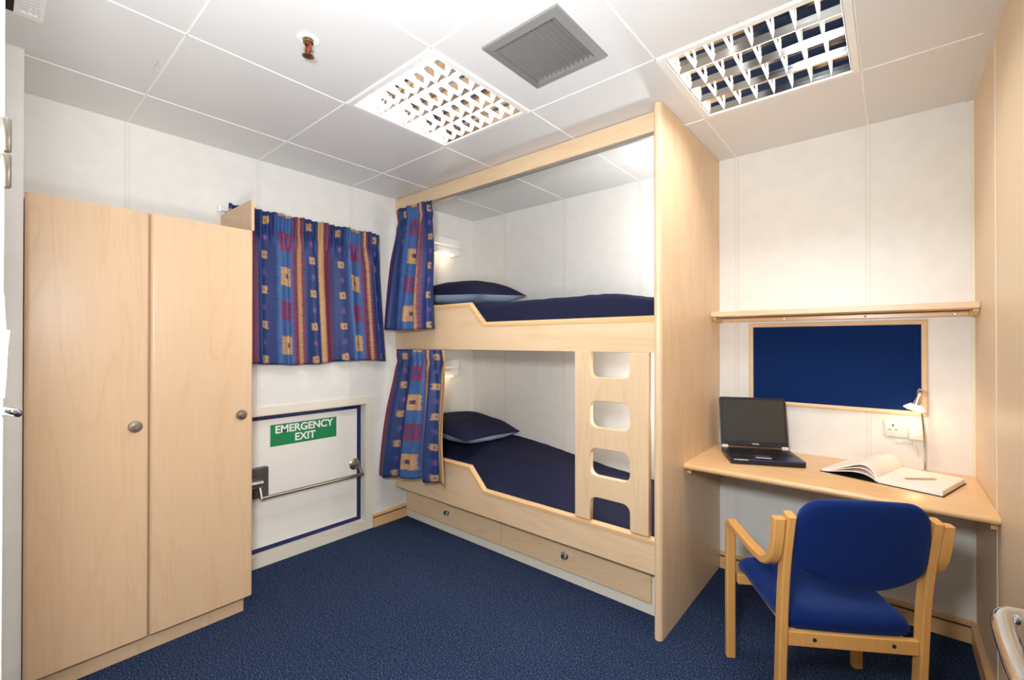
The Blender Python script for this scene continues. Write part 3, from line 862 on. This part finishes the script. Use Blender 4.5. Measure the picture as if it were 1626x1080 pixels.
# ---------------------------------------------------------------- shelf, pinboard, socket
sh = thing('wall_shelf', 'long narrow maple shelf above the blue pinboard', 'shelf', (2.62, -.09, 1.47))
wobj('shelf_board', bx(2.087, W - .001, -.180, -.001, 1.478, 1.506, bev=.003), M['mapleX'], sh)
cl = wobj('cleat', bx(2.105, W - .020, -.022, -.001, 1.4525, 1.474, bev=.002, seg=1), M['edgeX'], sh)
for sx in (2.16, 2.42, 2.77, 3.09):
    bm = bmesh.new(); add_lathe(bm, [(.001, 0), (.0055, 0), (.0045, .003), (.001, .0035)], 14, Matrix.Translation((sx, -.022, 1.463)) @ Matrix.Rotation(PI / 2, 4, 'X'))
    wobj('screw', bm, M['chrome'], cl, smooth=True)
for a, b in ((2.087, 2.105), (W - .020, W - .001)):
    bm = bmesh.new()
    add_prism(bm, [(-.001, 1.478), (-.145, 1.478), (-.145, 1.466), (-.125, 1.452), (-.001, 1.452)], lambda p, q: Vector((q, p[0], p[1])), a, b)
    wobj('bracket', bm, M['edgeY'], sh)
pbd = thing('pinboard', 'rectangular blue felt pinboard in a pale wooden frame', 'pinboard', (2.622, 0, 1.215))
bm = bmesh.new(); X0, X1, Z0, Z1, fw = 2.246, 2.998, .988, 1.441, .022
def loop(d, y): return [Vector((X0 + d, y, Z0 + d)), Vector((X1 - d, y, Z0 + d)), Vector((X1 - d, y, Z1 - d)), Vector((X0 + d, y, Z1 - d))]
rings(bm, [loop(0, -.001), loop(0, -.012), loop(.003, -.016), loop(.010, -.018), loop(.018, -.015), loop(fw, -.011), loop(fw, -.001)], closed=True)
wobj('frame', bm, M['mapleX'], pbd)
wobj('felt_panel', bx(X0 + fw, X1 - fw, -.010, -.001, Z0 + fw, Z1 - fw), M['felt'], pbd)
so = thing('wall_socket', 'white double wall socket under the pinboard corner', 'socket', (2.913, 0, .92))
bm = bx(2.841, 2.985, -.012, -.0005, .880, .960, bev=.004)
wobj('faceplate', bm, M['socket'], so, smooth=True)
bm = bmesh.new()
for (a, b, c, d) in ((.0115 - .003, .0115 + .003, .012, .022), (-.004, .004, -.0065, -.0025), (.019, .027, -.0065, -.0025)):
    add_box(bm, 2.862 + a, 2.862 + b, -.0124, -.010, .918 + c, .918 + d)
wobj('pin_hole', bm, M['dark'], so)
for sx in (2.904, 2.921):
    wobj('rocker_switch', bx(sx - .006, sx + .006, -.016, -.011, .934, .952, bev=.002), M['white'], so)
plg = thing('plug', 'square white plug in the right half of the wall socket', 'plug', (2.955, -.012, .905))
bm = bx(2.930, 2.984, -.040, -.0122, .878, .926, bev=.006); wobj('plug_body', bm, M['socket'], plg, smooth=True)
bm = bmesh.new(); add_tube(bm, smooth_path([(2.948, -.030, .879), (2.952, -.032, .855), (2.958, -.026, .83), (2.966, -.016, .80)], 6), .0022, 8)
wobj('cable', bm, M['socket'], plg, smooth=True)
ls = tag(obj('socket_label', bx(2.884, 2.946, -.006, -.0005, .852, .870, bev=.001, seg=1), M['socket']), 'narrow white label strip directly below the wall socket', 'label')
obj('print', bx(2.908, 2.924, -.0066, -.0058, .8585, .8635), M['ink'], ls)

# ---------------------------------------------------------------- desk and what stands on it
DZ = .738
dk = thing('desk', 'wall-to-wall maple desk top between bunk and wooden wall', 'desk', (2.62, -.31, 0))
pts = [(-.001, DZ), (-.605, DZ), (-.612, DZ - .003), (-.617, DZ - .010), (-.617, DZ - .018), (-.612, DZ - .025), (-.605, DZ - .028), (-.001, DZ - .028)]
bm = bmesh.new(); add_prism(bm, pts, lambda p, q: Vector((q, p[0], p[1])), 2.086, W - .001)
wobj('desk_top', bm, M['edgeX'], dk, smooth=True)
for a, b in ((2.086, 2.104), (W - .019, W - .001)):
    wobj('support_batten', bx(a, b, -.56, -.002, DZ - .058, DZ - .028), M['edgeY'], dk)

lp = thing('laptop', 'open black laptop with blank dark screen standing on the desk', 'laptop', (2.4145 - .1645 * .9063, -.402 - .1645 * .4226, DZ), math.radians(25))
w_, d_, = .329, .262
M4 = Matrix.Translation((0, 0, .015))
bm = board2d(rrect(0, w_, 0, d_, .014), [], .026, .003, M4)
base = obj('base', bm, M['black'], lp)
bm = bmesh.new(); add_box(bm, .012, w_ - .012, -.0008, .004, .0215, .0265, bev=.001, seg=1)
obj('front_strip', bm, M['blueline'], base)['label'] = 'dark blue front edge strip'
bm = bmesh.new()
for a, b in ((.016, .026), (.029, .050), (.053, .078)): add_box(bm, a, b, -.0016, 0, .022, .0255)
obj('front_button', bm, M['silver'], base)
bm = bmesh.new()
for r in range(6):
    n = 15
    for k in range(n):
        if r == 0 and 4 <= k <= 8:
            if k == 4: add_box(bm, .02 + 4 * .0193, .02 + 9 * .0193 - .0025, .118, .1335, .0275, .0305)
            continue
        add_box(bm, .02 + k * .0193, .02 + k * .0193 + .0168, .118 + r * .0182, .118 + r * .0182 + .0155, .0275, .0305)
kb = obj('keyboard', bm, M['black'], base)
obj('touchpad', bx(.118, .194, .052, .100, .0278, .0285), M['grey'], base)
obj('touchpad_button', bx(.122, .190, .036, .048, .0278, .0290), M['silver'], base)
obj('sticker', bx(.020, .040, .070, .088, .0278, .0283), M['grey'], base)
for sx in (.004, w_ - .034):
    obj('hinge_cover', bx(sx, sx + .030, d_ - .014, d_ + .002, .026, .042, bev=.003), M['silver'], base)
lid = bpy.data.objects.new('lid', None)
tilt = math.radians(12)
M5 = Matrix.Translation((0, d_ - .004, .032)) @ Matrix.Rotation(PI / 2 - tilt, 4, 'X')
bm = board2d(rrect(0, w_, .004, .268, .010), [], .014, .003, M5 @ Matrix.Translation((0, 0, -.007)))
bpy.data.objects.remove(lid)
lid = obj('lid', bm, M['bluelid'], lp)
def onlid(bm): bmesh.ops.transform(bm, matrix=M5, verts=bm.verts); return bm
obj('bezel', onlid(bx(.003, w_ - .003, .008, .266, -.0005, .0008)), M['black'], lid)
obj('display', onlid(bx(.013, w_ - .013, .030, .254, .0006, .0014)), M['screen'], lid)
obj('logo', text_bm('TOSHIBA', .0085, .0002, M5 @ Matrix.Translation((w_ * .52, .018, .0011)), 1.0, .0003), M['silver'], lid)
bm = bmesh.new()
for a in (.190, .202, .214): add_lathe(bm, [(.001, 0), (.0025, 0), (.0025, .0012), (.001, .0012)], 10, Matrix.Translation((a, d_ - .018, .0278)))
obj('status_light', bm, M['alu'], base)

bkang = math.radians(-16.8)
nb = thing('notebook', 'thick open notebook lying on the desk with its left pages arching up', 'book', (2.818, -.400, DZ), bkang)
bw, bd = .209, .300
bm = bmesh.new()
add_box(bm, .0, bw + .004, -.003, bd + .003, .0002, .0026); add_box(bm, -bw - .003, 0, -.003, bd + .003, .0002, .0026)
obj('cover', bm, M['black'], nb)
bm = bx(.004, bw, 0, bd, .0027, .0235, bev=.002, seg=2)
obj('page_block', bm, M['paper'], nb)
def arch(p0, pts, y0, y1, th):
    bm = bmesh.new(); path = smooth_path(pts, 8)
    strap(bm, path, lambda p, q: Vector((p[0], q, p[1])), y0, y1, th, th * .2)
    return bm
for pts, th in (([(.003, .012), (-.006, .040), (-.030, .064), (-.062, .066), (-.110, .046), (-.160, .022), (-.205, .010)], .0075),
                ([(.002, .008), (-.010, .030), (-.036, .047), (-.070, .048), (-.115, .034), (-.165, .015), (-.204, .006)], .003),
                ([(.001, .006), (-.014, .018), (-.045, .029), (-.085, .029), (-.130, .020), (-.170, .010), (-.203, .0045)], .003)):
    obj('page_sheaf', arch(None, pts, 0, bd, th), M['paper'], nb, smooth=True)
pc = tag(obj('pencil', (lambda b: (add_tube(b, [(-.066, 0, 0), (-.052, 0, 0), (.052, 0, 0), (.066, 0, 0)], [.001, .0042, .0042, .0008], 6), b)[1])(bmesh.new()), M['pencil']), 'beige pencil lying on the open notebook page', 'pencil')
pc.location = (2.960, -.318, DZ + .0277); pc.rotation_euler = (0, 0, math.radians(36.5))

dl = thing('desk_lamp', 'slender chrome desk lamp with small glowing glass shade by the pinboard', 'lamp', (2.986, -.050, DZ))
bm = bmesh.new(); add_lathe(bm, [(.001, 0), (.020, 0), (.020, .004), (.012, .009), (.006, .012), (.001, .012)], 24); obj('base', bm, M['chrome'], dl, smooth=True)
bm = bmesh.new()
add_tube(bm, smooth_path([(0, 0, .008), (-.001, -.002, .08), (-.003, -.004, .17), (-.009, -.008, .25), (-.013, -.014, .31), (-.015, -.024, .36), (-.020, -.040, .383), (-.027, -.056, .380)], 6), .0042, 12)
obj('stem', bm, M['chrome'], dl, smooth=True)
hx, hy, hz = -.036, -.062, .30
tl = Matrix.Translation((hx, hy, hz)) @ Matrix.Rotation(math.radians(14), 4, 'Y') @ Matrix.Rotation(math.radians(6), 4, 'X')
bm = bmesh.new(); add_lathe(bm, [(.001, .088), (.017, .086), (.0175, .082), (.013, .066), (.008, .060), (.010, .050), (.016, .024), (.018, .014), (.001, .014)], 24, tl); obj('lamp_head', bm, M['chrome'], dl, smooth=True)
bm = bmesh.new(); n = 40; lo = []
for (r, z) in ((.016, .018), (.024, .010), (.034, -.002), (.037, -.006), (.035, -.008), (.023, .007), (.015, .015)):
    lo.append([tl @ Vector(((r * (1 + .10 * math.cos(8 * 2 * PI * k / n) * (r / .037))) * math.cos(2 * PI * k / n), (r * (1 + .10 * math.cos(8 * 2 * PI * k / n) * (r / .037))) * math.sin(2 * PI * k / n), z)) for k in range(n)])
rings(bm, lo, closed=True); shd = obj('lamp_shade', bm, M['glow'], dl, smooth=True)
bm = bmesh.new(); add_lathe(bm, [(.001, .016), (.008, .010), (.010, .0), (.008, -.010), (.001, -.014)], 16, tl); obj('bulb', bm, M['bulb'], dl, smooth=True)
lamp('desk_lamp_glow', 'POINT', (hx - .004, hy - .004, hz - .035), .22, WARM, .012, parent=dl)

# ---------------------------------------------------------------- chair
ch = thing('armchair', 'blue upholstered beech armchair pulled up to the desk', 'chair', (2.5502, -.6539, 0), .5698)
fn_side = lambda p, q: Vector((q, p[0], p[1]))
B = M['beech']
for s in (-1, 1):
    a = sorted((s * .2275, s * .264))
    path = [(.002, 0), (.002, .22), (.002, .44), (-.001, .535), (-.012, .562), (-.034, .575)] 
    path = [(.004, 0), (.004, .30), (.002, .50)] + [(-.030 + .032 * math.cos(math.radians(t)), .545 + .032 * math.sin(math.radians(t))) for t in (0, 25, 50, 75, 95)]
    path += [tuple(p) for p in smooth_path([(-.060, .572), (-.16, .570), (-.28, .572), (-.36, .583), (-.415, .625), (-.438, .690), (-.449, .762)], 5)]
    bm = bmesh.new(); strap(bm, path, fn_side, a[0], a[1], .030, .005)
    l = obj('arm_and_front_leg', bm, B, ch, smooth=True)
    a = sorted((s * .2025, s * .2255))
    a = sorted((s * .1995, s * .2265))
    path = smooth_path([(-.372, 0), (-.382, .18), (-.392, .34), (-.402, .48), (-.418, .60), (-.440, .71), (-.455, .776)], 5)
    bm = bmesh.new(); strap(bm, path, fn_side, a[0], a[1], .042, .005)
    obj('rear_leg', bm, B, ch, smooth=True)
    a = sorted((s * .150, s * .172))
    bm = bmesh.new(); add_box(bm, a[0], a[1], -.375, -.008, .322, .362, bev=.003)
    obj('side_rail', bm, B, ch)
obj('rear_rail', (lambda b: (add_box(b, -.2, .2, -.404, -.382, .3175, .365, bev=.003), b)[1])(bmesh.new()), B, ch)
obj('front_rail', bx(-.226, .226, -.032, -.008, .322, .362, bev=.003), B, ch)
for sx in (-.115, .125):
    bm = bmesh.new(); add_lathe(bm, [(.001, 0), (.0065, 0), (.0065, .0012), (.003, .0006), (.001, .0006)], 14, Matrix.Translation((sx, -.404, .343)) @ Matrix.Rotation(PI / 2, 4, 'X')); obj('bolt', bm, M['dark'], ch)
for sx, sy, sz in ((-.2625, -.437, .745), (-.2625, -.418, .64), (-.2625, .004, .40)):
    bm = bmesh.new(); add_lathe(bm, [(.001, 0), (.006, 0), (.006, .001), (.001, .001)], 12, Matrix.Translation((sx + .001, sy, sz)) @ Matrix.Rotation(-PI / 2, 4, 'Y')); obj('bolt', bm, M['dark'], ch)
# seat: rounded slab, front edge rolling down
def slab(bm, n, fn):
    T = [[None] * (n + 1) for _ in range(n + 1)]; Bv = [[None] * (n + 1) for _ in range(n + 1)]
    for i in range(n + 1):
        for j in range(n + 1):
            u, v = -1 + 2 * i / n, -1 + 2 * j / n
            t, b = fn(u, v)
            edge = i in (0, n) or j in (0, n)
            T[i][j] = bm.verts.new(t); Bv[i][j] = T[i][j] if edge else bm.verts.new(b)
    for i in range(n):
        for j in range(n):
            bm.faces.new((T[i][j], T[i + 1][j], T[i + 1][j + 1], T[i][j + 1]))
            q = (Bv[i][j], Bv[i][j + 1], Bv[i + 1][j + 1], Bv[i + 1][j])
            bm.faces.new(q)
def prof_e(u, v, p=7): return max(0, (1 - abs(u) ** p)) ** .5 * max(0, (1 - abs(v) ** p)) ** .5
def seat_fn(u, v):
    # v: -1 rear .. 1 front
    u, v = math.sin(u * PI / 2), math.sin(v * PI / 2)
    hw = lerp(.198, .222, (v + 1) / 2)
    x = u * hw * (1 - .05 * abs(v) ** 8 * abs(u))
    y = lerp(-.394, .022, (v + 1) / 2)
    y = -.18 + (y + .18) * (1 - .06 * abs(u) ** 4)
    e = prof_e(u, v, 14)
    zm = .388 + .016 * sstep(-.2, .8, v) - .014 * math.exp(-((v + .2) / .6) ** 2) * (1 - u * u) - .018 * sstep(.7, 1, v)
    return Vector((x, y, zm + .038 * e)), Vector((x, y, zm - .036 * e))
bm = bmesh.new(); slab(bm, 36, seat_fn); obj('seat', bm, M['chairblue'], ch, smooth=True)
def back_fn(u, v):
    # v: -1 bottom .. 1 top; bottom edge bowed down, top corners rounded
    u, v = math.sin(u * PI / 2), math.sin(v * PI / 2)
    x = u * .1985
    zb = .604 - .072 * (1 - abs(u) ** 2.2); zt = .838 - .012 * u * u - .052 * max(0, (abs(u) - .62) / .38) ** 2.2
    z = lerp(zb, zt, (v + 1) / 2)
    x *= 1 - .045 * sstep(.2, 1, v) * abs(u) ** 6 - .02 * sstep(-.4, -1, v) * abs(u) ** 6
    yc = -.402 - (z - .45) * .175 - .014 * (1 - u * u)
    e = prof_e(u, v, 12)
    return Vector((x, yc + .034 * e, z)), Vector((x, yc - .024 * e, z))
bm = bmesh.new(); slab(bm, 36, back_fn); obj('backrest', bm, M['chairblue'], ch, smooth=True)
